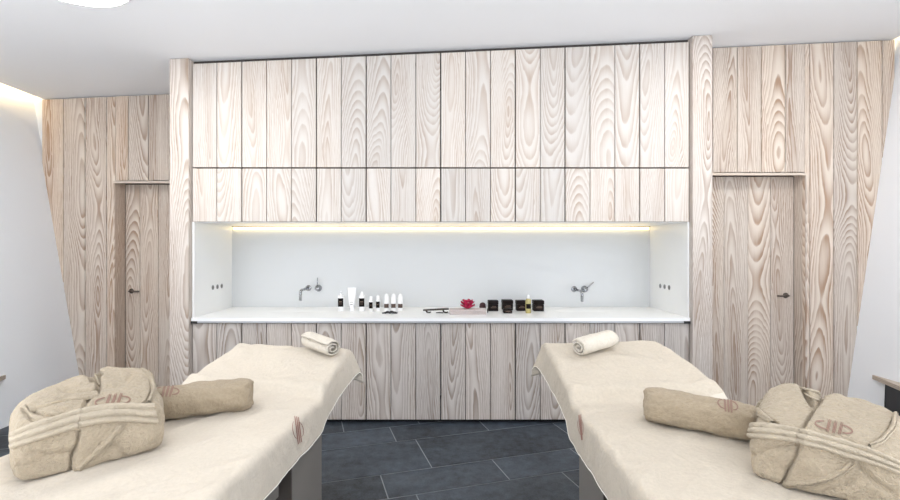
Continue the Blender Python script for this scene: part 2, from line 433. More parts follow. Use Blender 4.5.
# plinth below base cabinets
bm = bmesh.new(); box(bm, -2.18, 2.17, YC+.05, YC+.6, 0, .034)
o = tag(mesh_obj('baseboard_plinth', bm, M_BLACKMETAL), kind='structure')
# thin pale bottom panel of short cabinets (niche ceiling), niche walls
YN = 4.81
NXL, NXR = -2.166, 2.166
bm = bmesh.new(); box(bm, NXL, NXR, YC+.02, YN+.02, ZB-.006, ZB-.002); o = tag(mesh_obj('wall_niche_top', bm, M_SOLID), kind='structure')
bm = bmesh.new(); box(bm, NXL, NXR, YN, YN+.03, .90, ZB-.007); tag(mesh_obj('wall_niche_back', bm, M_NICHE), kind='structure')
for nm, a, b in (('wall_niche_left', -2.185, NXL), ('wall_niche_right', NXR, 2.18)):
    bm = bmesh.new(); box(bm, a, b, YC+.004, YN+.03, .90, ZB-.002); tag(mesh_obj(nm, bm, M_SOLID), kind='structure')
# warm led strip in the rear top corner of the niche
t = empty('light_strip', (0, YN-.02, ZB-.0195))
tag(t, 'warm glowing light strip along the rear top edge of the white niche', 'light')
bm = bmesh.new(); box(bm, -2.15, 2.15, -.024, .017, .003, .013); mesh_obj('channel', bm, M_STEEL, t)
bm = bmesh.new(); box(bm, -2.145, 2.145, -.006, .019, -.022, .003, bevel=.003); mesh_obj('diffuser', bm, M_LED, t)

# countertop with two shallow basins
ct = empty('countertop', (0, YC, .93))
tag(ct, 'long white seamless countertop with two shallow basins in the wall niche', 'countertop')
bm = bmesh.new()
NX, NY = 200, 36; x0, x1, y0, y1 = XL+.004, XR-.004, -.02, YN-YC-.001
def basin(x, y):
    d = 0
    for bx in (-1.38, 1.38):
        q = math.hypot((x-bx)/.30, (y-.40)/.20); d = max(d, 1-sstep(.45, 1.0, q))
    return d*.02
grid = [[bm.verts.new((lerp(x0, x1, i/NX), lerp(y0, y1, j/NY), -basin(lerp(x0, x1, i/NX), lerp(y0, y1, j/NY)))) for j in range(NY+1)] for i in range(NX+1)]
for i in range(NX):
    for j in range(NY): bm.faces.new((grid[i][j], grid[i+1][j], grid[i+1][j+1], grid[i][j+1]))
fr = [bm.verts.new((g[0].co.x, g[0].co.y-.001, -.028)) for g in grid]
for i in range(NX): bm.faces.new((fr[i], fr[i+1], grid[i+1][0], grid[i][0]))
bk = [bm.verts.new((g[0].co.x, .60, -.028)) for g in grid]
for i in range(NX): bm.faces.new((bk[i], bk[i+1], fr[i+1], fr[i]))
mesh_obj('worktop', bm, M_SOLID, ct, smooth=False)
bm = bmesh.new(); box(bm, XL+.006, XR-.006, -.0195, .02, -.046, -.0285, bevel=.003); mesh_obj('edge_rail', bm, M_RAIL, ct)
for a in (XL+.003, XR-.060):
    bm = bmesh.new(); box(bm, a, a+.055, -.0235, -.020, -.05, -.028); mesh_obj('rail_end_cap', bm, M_BLACKMETAL, ct)

# wall sockets on the niche sides
for side, X in ((-1, NXL), (1, NXR)):
    for k, Y in enumerate((4.404, 4.493, 4.581)):
        t = empty('wall_socket', (X, Y, 1.165))
        pos = ('nearest the front edge', 'middle one', 'nearest the niche back')[k]
        tag(t, 'small round steel socket on the %s side wall of the niche, %s' % ('left' if side < 0 else 'right', pos), 'socket', 'round sockets in the niche')
        bm = bmesh.new(); lathe(bm, [(.0, 0), (.023, 0), (.023, .003), (.018, .004), (.017, .0015), (0, .0015)], 24)
        for v in bm.verts: v.co = Vector((-side*v.co.z, v.co.x, v.co.y))
        mesh_obj('ring', bm, M_STEEL, t, smooth=True)
        bm = bmesh.new(); lathe(bm, [(.0, .0016), (.0165, .0016), (.014, .0025), (0, .0025)], 20)
        for v in bm.verts: v.co = Vector((-side*v.co.z, v.co.x, v.co.y))
        mesh_obj('insert', bm, M_BEDGREY, t, smooth=True)

# faucets
def faucet(x, z, ang, lab):
    t = empty('wall_faucet', (x, YN, z)); tag(t, lab, 'faucet', 'wall faucets over the basins')
    bm = bmesh.new(); lathe(bm, [(0, 0), (.030, 0), (.031, .006), (.026, .012), (0, .012)], 28)
    for v in bm.verts: v.co = Vector((v.co.x, -v.co.z, v.co.y))
    mesh_obj('spout_rosette', bm, M_CHROME, t, smooth=True)
    bm = bmesh.new()
    pts = [(0, -.01, 0), (0, -.24, 0)] + [(0, -.24-.035*math.sin(a), -.035*(1-math.cos(a))) for a in [i*math.pi/16 for i in range(1, 9)]] + [(0, -.275, -.10)]
    tube(bm, pts, .0135, 16); mesh_obj('spout', bm, M_CHROME, t, smooth=True)
    bm = bmesh.new(); lathe(bm, [(0, 0), (.034, 0), (.035, .006), (.027, .013), (.026, .05), (.020, .058), (0, .058)], 28)
    for v in bm.verts: v.co = Vector((v.co.x+.105, -v.co.z, v.co.y))
    mesh_obj('mixer_body', bm, M_CHROME, t, smooth=True)
    bm = bmesh.new(); c = Vector((.105, -.045, 0)); d = Vector((math.cos(ang), 0, math.sin(ang)))
    tube(bm, [c+d*.015, c+d*.11], [.0065, .005], 10); mesh_obj('mixer_lever', bm, M_CHROME, t, smooth=True)
faucet(px2x(308.5, YN), 1.54-40*YN/F, math.radians(90), 'chrome wall faucet over the left basin with its lever pointing straight up')
faucet(px2x(574, YN), 1.54-41*YN/F, math.radians(42), 'chrome wall faucet over the right basin with its lever tilted to the right')

# ------------------------------------------------------------------ ceiling lights
def disc(x, y, lab):
    r = .30; zc = ceil_z(x)
    t = empty('ceiling_light', (x, y, zc)); t.rotation_euler = (0, -math.atan(.0442), 0)
    tag(t, lab, 'lamp', 'round ceiling lamps')
    bm = bmesh.new(); lathe(bm, [(r+.006, -.002), (r+.008, -.018), (r+.001, -.022), (r, -.003)], 64)
    mesh_obj('rim', bm, M_CAP, t, smooth=True)
    bm = bmesh.new(); lathe(bm, [(r-.001, -.004), (r-.001, -.019), (r-.02, -.021), (0, -.022)], 64)
    mesh_obj('diffuser', bm, M_LAMP, t)
disc(-2.255, 2.83, 'large round glowing ceiling lamp near the top left')
disc(2.30, 2.83, 'large round glowing ceiling lamp above the right treatment bed')
disc(-2.30, -1.4, 'large round glowing ceiling lamp behind the left treatment bed')
disc(2.30, -1.4, 'large round glowing ceiling lamp behind the right treatment bed')
for sgn, x in ((-1, XCL+.012), (1, XCR-.012)):
    z = ceil_z(x)+.055
    t = empty('cove_light', (x, 1.1, z))
    tag(t, 'amber light strip hidden in the slot between ceiling and %s wall' % ('left' if sgn < 0 else 'right'), 'light')
    bm = bmesh.new(); box(bm, -.008, .008, -4.0, 3.7 if sgn < 0 else 3.15, 0, .01); mesh_obj('channel', bm, M_STEEL, t)
    bm = bmesh.new(); box(bm, -.007, .007, -4.0, 3.7 if sgn < 0 else 3.15, .010, .022); mesh_obj('diffuser', bm, M_LEDC, t)

# ------------------------------------------------------------------ surfaces
def ray_dir(px, py): return Vector(((px-CX)/F, 1, (CY-py)/F)).normalized()
def bvh_of(o):
    dg = bpy.context.evaluated_depsgraph_get(); dg.update()
    ev = o.evaluated_get(dg); me = ev.to_mesh()
    vs = [o.matrix_world @ v.co for v in me.vertices]; ps = [tuple(p.vertices) for p in me.polygons]
    b = BVHTree.FromPolygons(vs, ps); ev.to_mesh_clear(); return b
def hit(bvh, px, py, guess=2.0):
    h = bvh.ray_cast(CAM, ray_dir(px, py))
    if h[0] is not None: return h[0], (h[1] if h[1].dot(ray_dir(px, py)) < 0 else -h[1])
    best = None
    d = ray_dir(px, py)
    for s in range(40):
        p = CAM + d*(guess-.6+s*.035)
        q = bvh.find_nearest(p)
        if best is None or q[3] < best[2]: best = (q[0], q[1], q[3])
    return best[0], best[1]
def resample(pts, n):
    """smooth Catmull-Rom resampling of a 2-D polyline"""
    P = [Vector(p) for p in pts]
    if len(P) == 2: return [P[0].lerp(P[1], i/(n-1)) for i in range(n)]
    Q = [P[0]*2-P[1]] + P + [P[-1]*2-P[-2]]
    dense = []
    for i in range(1, len(Q)-2):
        for k in range(16):
            u = k/16; a, b, c, d = Q[i-1], Q[i], Q[i+1], Q[i+2]
            dense.append(.5*((2*b)+(c-a)*u+(2*a-5*b+4*c-d)*u*u+(3*b-a-3*c+d)*u**3))
    dense.append(P[-1])
    L = [0]
    for a, b in zip(dense, dense[1:]): L.append(L[-1]+(b-a).length)
    out = []; j = 0
    for i in range(n):
        s = L[-1]*i/(n-1)
        while j < len(L)-2 and L[j+1] < s: j += 1
        out.append(dense[j].lerp(dense[j+1], (s-L[j])/max(1e-9, L[j+1]-L[j])))
    return out
def band(name, bvh, top, bot, mat, parent, prof, n=60, guess=2.0, world_inv=None):
    """strip of cloth lying on a surface between two outlines; prof = (t, height) pairs across"""
    A = resample(top, n); B = resample(bot, n); bm = bmesh.new(); rows = []
    for a, b in zip(A, B):
        r = []
        for tt, h in prof:
            p = a.lerp(b, tt); q, nn = hit(bvh, p.x, p.y, guess); r.append(q + nn*h)
        rows.append([bm.verts.new(v) for v in r])
    for r, s in zip(rows, rows[1:]):
        for k in range(len(prof)-1): bm.faces.new((r[k], r[k+1], s[k+1], s[k]))
    o = mesh_obj(name, bm, mat, None, smooth=True)
    if parent is not None:
        bpy.context.view_layer.update(); o.data.transform(parent.matrix_world.inverted()); o.parent = parent
    return o
def smooth_obj(o, it=3, f=.5):
    bm = bmesh.new(); bm.from_mesh(o.data)
    for _ in range(it): bmesh.ops.smooth_vert(bm, verts=bm.verts, factor=f, use_axis_x=True, use_axis_y=True, use_axis_z=True)
    bm.to_mesh(o.data); bm.free()
def stroke(name, bvh, lines, width, mat, parent, h=.0012, guess=2.0):
    bm = bmesh.new()
    for L_ in lines:
        P = resample(L_, 14)
        rows = []
        for i, p in enumerate(P):
            d = (P[min(i+1, 13)]-P[max(i-1, 0)]); d.normalize(); nn = Vector((-d.y, d.x))
            wd = width*(.45+.55*math.sin(math.pi*(i+.5)/14))
            r = []
            for s, hh in ((-1, 0), (-.5, h), (.5, h), (1, 0)):
                q = p + nn*s*wd/2; c, no = hit(bvh, q.x, q.y, guess); r.append(bm.verts.new(c+no*(hh+.0018)))
            rows.append(r)
        for r, s in zip(rows, rows[1:]):
            for k in range(3): bm.faces.new((r[k], r[k+1], s[k+1], s[k]))
    o = mesh_obj(name, bm, mat, None, smooth=True)
    bpy.context.view_layer.update(); o.data.transform(parent.matrix_world.inverted()); o.parent = parent
    return o
def emblem(quad):
    """three slanted bars between leaf-shaped arcs, mapped into a pixel quad (TL, TR, BR, BL)"""
    TL, TR, BR, BL = [Vector(q) for q in quad]
    def mp(x, y): return TL.lerp(TR, x).lerp(BL.lerp(BR, x), y)
    L_ = []
    for x in (.36, .52, .68):
        for e_ in (-.022, .022): L_.append([mp(x+.06+e_, .0), mp(x+e_, .5), mp(x-.06+e_, 1.0)])
    L_.append([mp(.26, .2), mp(.08, .3), mp(.0, .5), mp(.1, .72), mp(.3, .8)])
    L_.append([mp(.76, .2), mp(.92, .3), mp(1, .5), mp(.92, .72), mp(.72, .8)])
    return L_

# ------------------------------------------------------------------ treatment beds
def make_bed(side, far, near, zprof, labels, hem_px, mat_sheet):
    """far/near = ((xl, yl), (xr, yr)) edges of the padded top; zprof(distance from the far end)"""
    FL, FR = Vector(far[0]), Vector(far[1]); NL, NR = Vector(near[0]), Vector(near[1])
    Lg = ((FL-NL).length+(FR-NR).length)/2
    def top(a, c):
        """a = distance from far end, c = 0..1 from left to right"""
        s = a/Lg
        return FL.lerp(NL, s).lerp(FR.lerp(NR, s), c)
    axis = ((NL+NR)/2-(FL+FR)/2).normalized(); perp = Vector((-axis.y, axis.x))
    if perp.x < 0: perp = -perp
    c0 = top(Lg*.5, .5)
    # --- the bed itself
    bed = empty('treatment_bed', (c0.x, c0.y, 0)); tag(bed, labels[0], 'bed')
    inv = Matrix.Translation((-c0.x, -c0.y, 0))
    def pad(name, a0, a1, th, inset=.012):
        bm = bmesh.new(); n = 10; rows = []
        for i in range(n+1):
            a = lerp(a0, a1, i/n); zt = interp(zprof, a)-.014; ww = (top(a, 1)-top(a, 0)).length; e = inset/ww
            p, q = top(a, e), top(a, 1-e)
            rows.append([bm.verts.new((v.x, v.y, z)) for v, z in ((p, zt), (q, zt), (q, zt-th), (p, zt-th))])
        for r, s in zip(rows, rows[1:]):
            for k in range(4): bm.faces.new((r[k], r[(k+1) % 4], s[(k+1) % 4], s[k]))
        bm.faces.new(rows[0]); bm.faces.new(rows[-1][::-1])
        o = mesh_obj(name, bm, M_PAD, bed); o.data.transform(inv); return o
    br = zprof[-2][0]
    pad('headrest_cushion', .015, br-.02, .07); pad('mattress', br+.0, Lg-.015, .09)
    def fbox(name, a0, a1, c0_, c1_, z0, z1, m):
        bm = bmesh.new()
        prism(bm, [(v.x, v.y) for v in (top(a0, c0_), top(a0, c1_), top(a1, c1_), top(a1, c0_))], z0, z1)
        o = mesh_obj(name, bm, m, bed); o.data.transform(inv); return o
    fbox('frame', .30, Lg-.2, .06, .94, .585, .64, M_BEDDARK)
    inner = (.97, .80) if side < 0 else (.03, .2)
    cl = sorted(inner)
    a_in, b_in = (Lg, 0)
    # broad lacquered columns at the side that faces the aisle and their twins at the outer side
    for c_a, c_b in (cl, sorted((1-inner[0], 1-inner[1]))):
        fbox('column', *COLUMN[side], c_a, c_b, 0, .585, M_BEDGREY)
        fbox('column_shade_face', COLUMN[side][1]+.001, COLUMN[side][1]+.012, c_a, c_b, 0, .585, M_BEDDARK)  # thin dark panel paints in the shade on the column's near face
        fbox('column', Lg-.55, Lg-.25, c_a, c_b, 0, .585, M_BEDGREY)
    fbox('lower_rail', COLUMN[side][1]+.08, Lg-.25, .72 if side < 0 else .06, .94 if side < 0 else .28, .44, .505, M_BEDGREY)
    fbox('base_plate', .5, Lg-.3, .3, .7, 0.0, .03, M_BEDDARK)
    # --- the sheet draped over it
    hang = .175; fl_end = .19
    bm = bmesh.new()
    r0 = .034
    def drape(t, r=r0):
        """arc length past the edge line minus r -> (outward, drop)"""
        if t <= 0: return t, 0.0
        q = r*math.pi/2
        if t < q: return r*math.sin(t/r), r*(1-math.cos(t/r))
        return r + (t-q)*.05, r+(t-q)*1.0
    na, nc = 150, 110
    ext_far, ext_side = fl_end, hang
    grid = []
    for i in range(na+1):
        ta = lerp(-ext_far, Lg, i/na)
        row = []
        for j in range(nc+1):
            tc = lerp(-1, 1, j/nc)
            a_in = max(0.0, ta)
            wd = (top(a_in, 1)-top(a_in, 0)).length; hw = wd/2
            es = ext_side + .03*min(1, a_in/1.2)
            es += .008*noise.noise(Vector((ta*4, side*3.3, tc > 0)))
            s = tc*(hw+es-r0); ds = abs(s)-(hw-r0)
            ox, dx = drape(ds)
            hx = (hw-r0+ox)*(1 if tc > 0 else -1) if ds > 0 else s
            de = -(ta-r0) if ta < r0 else 0
            oy, dy = drape(de) if de > 0 else (0, 0)
            if de > 0: aa = r0-oy
            else: aa = ta
            drop = max(dx, dy) + .18*min(dx, dy)
            flare = min(dx, dy)*.10 + (dx/.19)*.055*math.exp(-max(ta, 0)/.16)
            base = top(max(aa, 0.0), .5)
            sgn = 1 if tc > 0 else -1
            P2 = base + perp*(hx+sgn*flare) - axis*(min(dx, dy)*.15 if de > 0 else 0)
            if aa < 0: P2 = top(0, .5) + perp*(hx+sgn*flare) - axis*(min(dx, dy)*.15 - aa)
            z = interp(zprof, max(aa, 0)) - drop
            nzv = Vector((P2.x*5, P2.y*5, side*9))
            topw = 1-min(1, drop/.05)
            z += topw*(.007*noise.noise(nzv) + .006*noise.noise(Vector((P2.x*2.5+P2.y*9, P2.y*22-P2.x*6, 3.1+side)))*sstep(1.4, .2, ta))
            brk = zprof[-4][0]
            rid = noise.noise(Vector((hx*7, 2.2, side*5)))
            z += topw*.013*math.exp(-((ta-brk+.04+.02*rid)/.018)**2)*(.6+rid) - topw*.009*math.exp(-((ta-brk-.015)/.02)**2)
            z += topw*.016*abs(noise.noise(Vector((P2.x*7+P2.y*3, P2.y*3.5, side*2.7))))*sstep(.9, .2, ta)
            if ta > .7: z += topw*.009*(1-abs(noise.noise(Vector((P2.x*6-P2.y*4.5, (P2.x+P2.y)*.9, side*6.1))))*2.2)**3
            sidew = min(1, drop/.06)
            k = noise.noise(Vector((ta*9, drop*4, 7.7*side)))*.008 + noise.noise(Vector((ta*21+drop*14, drop*3, 1.7*side)))*.004
            P2 = P2 + perp*sgn*sidew*(k)
            if de > 0 and dy > .02: P2 = P2 - axis*noise.noise(Vector((hx*9, dy*3, 4.4)))*.008
            row.append(bm.verts.new((P2.x, P2.y, z)))
        grid.append(row)
    for i in range(na):
        for j in range(nc): bm.faces.new((grid[i][j], grid[i][j+1], grid[i+1][j+1], grid[i+1][j]))
    hemL = [grid[i][0].co.copy() for i in range(na, -1, -1)] + [grid[0][j].co.copy() for j in range(1, nc+1)] + [grid[i][nc].co.copy() for i in range(1, na+1)]
    sh = empty('bed_sheet', (c0.x, c0.y, .75)); tag(sh, labels[1], 'sheet')
    inv2 = Matrix.Translation((-c0.x, -c0.y, -.75))
    cl_ = mesh_obj('cloth', bm, mat_sheet, None, smooth=True)
    bvh = bvh_of(cl_)
    # make sure normals face up
    me = cl_.data
    if sum(p.normal.z for p in me.polygons) < 0: me.flip_normals()
    cl_.data.transform(inv2); cl_.parent = sh
    sm = cl_.modifiers.new('thickness', 'SOLIDIFY'); sm.thickness = .003; sm.offset = -1
    bm = bmesh.new(); tube(bm, hemL[::2], .0024, 6); o = mesh_obj('hem', bm, M_HEM, sh, smooth=True); o.data.transform(inv2)
    return bed, sh, bvh, top, interp
COLUMN = {-1: (.48, .86), 1: (.72, 1.05)}
zl = [(0, .912), (.2, .862), (.36, .822), (.45, .803), (.485, .793), (.505, .762), (.53, .75), (3, .75)]
zr = [(0, .938), (.3, .878), (.5, .828), (.56, .812), (.60, .800), (.622, .765), (.65, .75), (3, .75)]
def zfix(z): return z[:-1]+[(2.9, .75), (3, .75)]
zprofL = [(a, b) for a, b in zl]; zprofR = [(a, b) for a, b in zr]
bedL, shL, bvL, topL, _ = make_bed(-1, ((-1.343, 3.063), (-.5686, 2.964)), ((-1.86, 1.05), (-.775, .98)), zprofL,
    ('padded treatment bed on taupe columns, the left one of the two', 'cream sheet draped over the left treatment bed'), None, M_SHEET)
bedR, shR, bvR, topR, _ = make_bed(1, ((.655, 3.009), (1.414, 3.02)), ((.655, 1.0), (1.70, 1.05)), zprofR,
    ('padded treatment bed on taupe columns, the right one of the two', 'beige sheet draped over the right treatment bed'), None, M_SHEET2)
stroke('embroidery', bvL, emblem([(290, 415), (301, 418), (305, 440), (295, 446)]), .7, M_EMB, shL, .0008, 2.2)
stroke('embroidery', bvR, emblem([(576, 416), (583, 414), (584, 440), (581, 440)]), .5, M_EMB, shR, .0008, 2.2)

# ------------------------------------------------------------------ small rolled hand towels
def rolled_towel(lab, a, b, R, sd, endfirst=True):
    """a = spiral end centre, b = far end centre; spiral of terry cloth"""
    a, b = Vector(a), Vector(b); ax = b-a; Lg = ax.length; ax.normalize()
    side = ax.cross(Vector((0, 0, 1))).normalized(); up = side.cross(ax).normalized()
    t = empty('rolled_towel', (a+b)/2 - up*R); tag(t, lab, 'towel', 'small rolled hand towels')
    th = .0095; turns = 2.3; n = 90; m = 22
    bm = bmesh.new(); grids = []
    def pt(i, k, off):
        f = i/n; ang = f*turns*2*math.pi + .6
        r = lerp(.010, R-th/2, f) + off
        x, z = r*math.cos(ang), r*math.sin(ang)
        s = k/m
        edge = min(s, 1-s)*Lg
        sq = 1-.12*max(0, 1-edge/.02)
        x *= 1.12*sq; z = z*.94*sq
        x += .002*noise.noise(Vector((ang, s*6, sd))); z += .0035*noise.noise(Vector((x*30, s*5, sd+4)))
        z = max(z, -R*.93)
        jit = .005*noise.noise(Vector((ang*1.5, f*9, sd+9)))*(1 if k in (0, m) else 0)
        return a + ax*(s*Lg+jit) + side*x + up*z
    for off in (-th*.43, th*.43):
        grids.append([[bm.verts.new(pt(i, k, off)) for k in range(m+1)] for i in range(n+1)])
    A, B = grids
    for i in range(n):
        for k in range(m):
            bm.faces.new((A[i][k], A[i+1][k], A[i+1][k+1], A[i][k+1])); bm.faces.new((B[i][k], B[i][k+1], B[i+1][k+1], B[i+1][k]))
        bm.faces.new((A[i][0], B[i][0], B[i+1][0], A[i+1][0])); bm.faces.new((A[i][m], A[i+1][m], B[i+1][m], B[i][m]))
    for k in range(m):
        bm.faces.new((A[n][k], B[n][k], B[n][k+1], A[n][k+1])); bm.faces.new((A[0][k], A[0][k+1], B[0][k+1], B[0][k]))
    o = mesh_obj('towel_roll', bm, M_TOWEL, t, smooth=True)
    o.data.transform(Matrix.Translation(-t.location))
    # core
    bm = bmesh.new(); tube(bm, [a+ax*.03-t.location, b-ax*.03-t.location], .010, 10)
    mesh_obj('inner_fold', bm, M_PILLOW, t, smooth=True)
def on_bed(px, py, bvh, R):
    p, n_ = hit(bvh, px, py, 2.9); return Vector((p.x, p.y, p.z+R))
RT = .061
pa = on_bed(333, 359, bvL, RT); pb = on_bed(303, 346.3, bvL, RT)
rolled_towel('small rolled cream towel on the raised far end of the left bed', pa+Vector((0, 0, 0)), pa+(pb-pa).normalized()*.27, RT, 2.0)
pa = on_bed(578, 358, bvR, RT); pb = on_bed(612, 348, bvR, RT)
rolled_towel('small rolled cream towel on the raised far end of the right bed', pa, pa+(pb-pa).normalized()*.30, RT, 5.0)

# ------------------------------------------------------------------ big pillow rolls
def bolster(lab, a, b, ry, rz, sd, quad, mat=M_PILLOW):
    a, b = Vector(a), Vector(b); ax = b-a; Lg = ax.length; ax.normalize()
    side = ax.cross(Vector((0, 0, 1))).normalized()
    c = (a+b)/2
    t = empty('rolled_pillow', (c.x, c.y, .75)); tag(t, lab, 'pillow', 'long beige rolled pillows')
    bm = bmesh.new(); n, m = 72, 64; rows = []
    for i in range(n+1):
        x = -1+2*i/n
        e = max(.02, 1-abs(x)**7)
        hy = ry*(.16+.84*e**.5); hz = rz*(.80+.20*e**.5)
        if i in (0, n): hy *= .25; hz *= .93
        row = []
        for k in range(m):
            an = 2*math.pi*k/m
            cs, sn = math.cos(an), math.sin(an)
            y = hy*math.copysign(abs(cs)**.86, cs); z = hz*math.copysign(abs(sn)**.86, sn)
            q = Vector((x*2.2, an_y(cs)*1.4, sn*1.4+sd))
            d = .009*noise.noise(q*1.3)+.004*noise.noise(q*3.3)
            d += .010*noise.noise(Vector((an*2.2, x*1.6, sd)))*max(0, abs(x)-.55)/.45
            rr = 1+d/max(.03, math.hypot(y, z)) if i not in (0, n) else 1
            y *= rr; z *= rr
            zz = rz + z
            if zz < .004: zz = .004+.002*sn
            if zz < .03: y *= 1-.10*(1-zz/.03)
            xx = x*Lg/2 + .006*noise.noise(Vector((cs*2, sn*2, sd+x)))
            row.append(bm.verts.new(ax*xx + side*y + Vector((0, 0, zz))))
        rows.append(row)
    for r, s in zip(rows, rows[1:]):
        for k in range(m): bm.faces.new((r[k], r[(k+1) % m], s[(k+1) % m], s[k]))
    bm.faces.new(rows[0][::-1]); bm.faces.new(rows[-1])
    o = mesh_obj('cushion', bm, mat, t, smooth=True)
    bpy.context.view_layer.update()
    bvh = bvh_of(o)
    # stitched flange down each end
    for rr in (rows_end(o, 0, m), rows_end(o, n, m)):
        bm = bmesh.new(); tube(bm, rr, .0045, 6); mesh_obj('seam', bm, mat, t, smooth=True)
    if quad: stroke('embroidery', bvh, emblem(quad), 1.5, M_EMB2, t, .0015, 2.1)
    return t, bvh
def an_y(c): return c
def rows_end(o, i, m):
    vs = [o.data.vertices[i*m+k].co.copy() for k in range(m)]
    return [v for v in vs if True] + [vs[0].copy()]
PLa = Vector((-1.325, 2.13, 0)); PLb = Vector((-.935, 2.30, 0))
bolster('long beige rolled pillow beside the folded bathrobe on the left bed', PLa, PLb, .092, .073, 3.3,
        [(154, 385), (180, 386), (178, 397), (156, 397)])
PRa = Vector((.945, 2.15, 0)); PRb = Vector((1.29, 1.89, 0))
bolster('long beige rolled pillow lying beside the folded bathrobe on the right bed', PRa, PRb, .092, .073, 8.3,
        [(716, 396), (736, 399), (739, 414), (720, 411)])

# ------------------------------------------------------------------ bathrobes
def proj(p): 
    s = F/p.y; return Vector((CX+p.x*s, CY-(p.z-EYE)*s))
def seg_dist(p, a, b):
    ab = b-a; t_ = max(0, min(1, (p-a).dot(ab)/max(1e-9, ab.length_squared))); q = a+ab*t_
    return (p-q).length
def robe(lab, FLc, u, v, L_, D_, creases, panels, z_f, z_b, sd, belt, bands, quad, loops, lobes):
    FLc, u, v = Vector(FLc), Vector(u).normalized(), Vector(v).normalized()
    c = FLc + u*L_/2 + v*D_/2
    t = empty('folded_bathrobe', (c.x, c.y, .752)); tag(t, lab, 'bathrobe', 'folded beige bathrobes')
    bm = bmesh.new(); bmesh.ops.create_cube(bm, size=2)
    bmesh.ops.subdivide_edges(bm, edges=bm.edges[:], cuts=84, use_grid_fill=True); bm.verts.index_update()
    cre = [([Vector(q) for q in resample(P, 16)], w_*.75, d_*1.7) for P, w_, d_ in creases]
    for vt in bm.verts:
        p = vt.co.copy()
        # rounded box: superellipsoid
        e = lerp(13, 5.5, (p.z+1)/2)
        k = (abs(p.x)**e+abs(p.y)**e+abs(p.z)**e)**(1/e)
        s = p/k
        uu, vv, ww = s.x, s.y, s.z          # -1..1
        H = lerp(z_f, z_b, (vv+1)/2)
        H *= 1 + lobes(uu, vv)
        w1 = (ww+1)/2
        # lower edge pulled in a little, front bulges
        bulge = 1+.05*math.sin(math.pi*w1)
        loc = u*(uu*L_/2*bulge) + v*(vv*D_/2*bulge)
        vt.co = Vector((c.x+loc.x, c.y+loc.y, .752+w1*H))
    bm.normal_update(); calm = []; rough = []
    for vt in bm.verts:
        p = vt.co; nn = vt.normal
        q = proj(p); facing = nn.dot((CAM-p).normalized())
        d = .011*noise.noise(Vector((p.x*9, p.y*9, p.z*9+sd))) + .005*noise.noise(Vector((p.x*24, p.y*24, p.z*24+sd)))
        d0 = d
        if facing > -.25:
            wgt = sstep(-.25, .1, facing)
            for P, w_, dp in cre:
                dist = min(seg_dist(q, a, b) for a, b in zip(P, P[1:])) if abs(q.x-P[8].x) < 60 else 99
                if dist < 4*w_: d -= wgt*dp*math.exp(-(dist/w_)**2)
            for fn, hgt in panels: d += wgt*hgt*fn(q); d0 += wgt*hgt*.75*fn(q)
        calm.append(p + nn*d0); rough.append(p + nn*d)
    fc = [tuple(v.index for v in f.verts) for f in bm.faces]
    calm_bvh = BVHTree.FromPolygons(calm, fc)
    for vt, q in zip(bm.verts, rough):
        vt.co = q
        if vt.co.z < .753: vt.co.z = .753
    o = mesh_obj('robe_body', bm, M_ROBE, None, smooth=True)
    bpy.context.view_layer.update()
    bvh = bvh_of(o)
    o.data.transform(Matrix.Translation(-t.location)); o.parent = t
    prof3 = [(0, -.006), (.01, .008), (.08, .016), (.22, .016), (.28, .003), (.31, .003), (.37, .017), (.60, .0175), (.65, .004), (.68, .004), (.74, .018), (.92, .016), (.99, .008), (1, -.006)]
    bt, bb = belt
    bo = band('belt', calm_bvh, bt, bb, M_BELT, t, prof3, 90); smooth_obj(bo, 1, .15)
    for P, Q in bands:
        lo = band('lapel', calm_bvh, P, Q, M_ROBE, t, [(0, -.005), (.05, .006), (.25, .010), (.62, .010), (.74, .004), (.82, .010), (.96, .007), (1, -.005)], 50)
        smooth_obj(lo, 1, .15)
    stroke('embroidery', bvh, emblem(quad), 1.7, M_EMB2, t, .0022, 2.0)
    for P, r_ in loops:
        bm = bmesh.new(); pts = []
        for q in resample(P, 20):
            c_, nn = hit(bvh, q.x, q.y, 2.1); pts.append(c_+nn*.004-t.location)
        tube(bm, pts, r_, 8); mesh_obj('neck_loop', bm, M_BELT, t, smooth=True)
    return t
def side_of(P, soft=2.0):
    """smooth step that is 1 to the right of the downward polyline P, fading out away from it"""
    P = [Vector(p) for p in P]
    def f(q):
        best = 1e9; sg = 0
        for a, b in zip(P, P[1:]):
            d = seg_dist(q, a, b)
            if d < best:
                best = d; sg = (b-a).x*(q-a).y-(b-a).y*(q-a).x
        s = best*(-1 if sg > 0 else 1)
        return sstep(-soft, soft, s)*math.exp(-max(0, s)/22)
    return f
# left robe
crL = [([(96, 362), (97, 375), (99, 388), (92, 396)], 3.0, .030),
       ([(92, 380), (101, 374)], 2.5, .012),
       ([(80, 432), (77, 446), (72, 458), (71, 470)], 2.2, .013),
       ([(26, 404), (38, 412), (55, 415), (72, 412)], 1.8, .007),
       ([(22, 408), (30, 418), (44, 424)], 2, .006),
       ([(97, 391), (88, 398), (82, 410)], 2.0, .009),
       ([(60, 388), (78, 392), (96, 390)], 3, .006),
       ([(147, 375), (152, 387), (148, 398), (143, 403)], 1.5, .006),
       ([(104, 390), (120, 386), (132, 375)], 4, .006),
       ([(30, 452), (50, 456), (72, 452)], 5, .005),
       ([(100, 445), (115, 448), (128, 462)], 4, .005)]
pnL = [(side_of([(97, 360), (98, 390), (84, 410), (80, 432), (72, 470), (70, 480)]), .012)]
def lobL(uu, vv): return -.11*math.exp(-((uu-.10)/.11)**2)*sstep(0, 1, vv) + .03*math.exp(-((uu-.35)/.4)**2)*sstep(0, 1, vv) - .25*max(0, -.0-uu)*sstep(-.6, 1, vv)
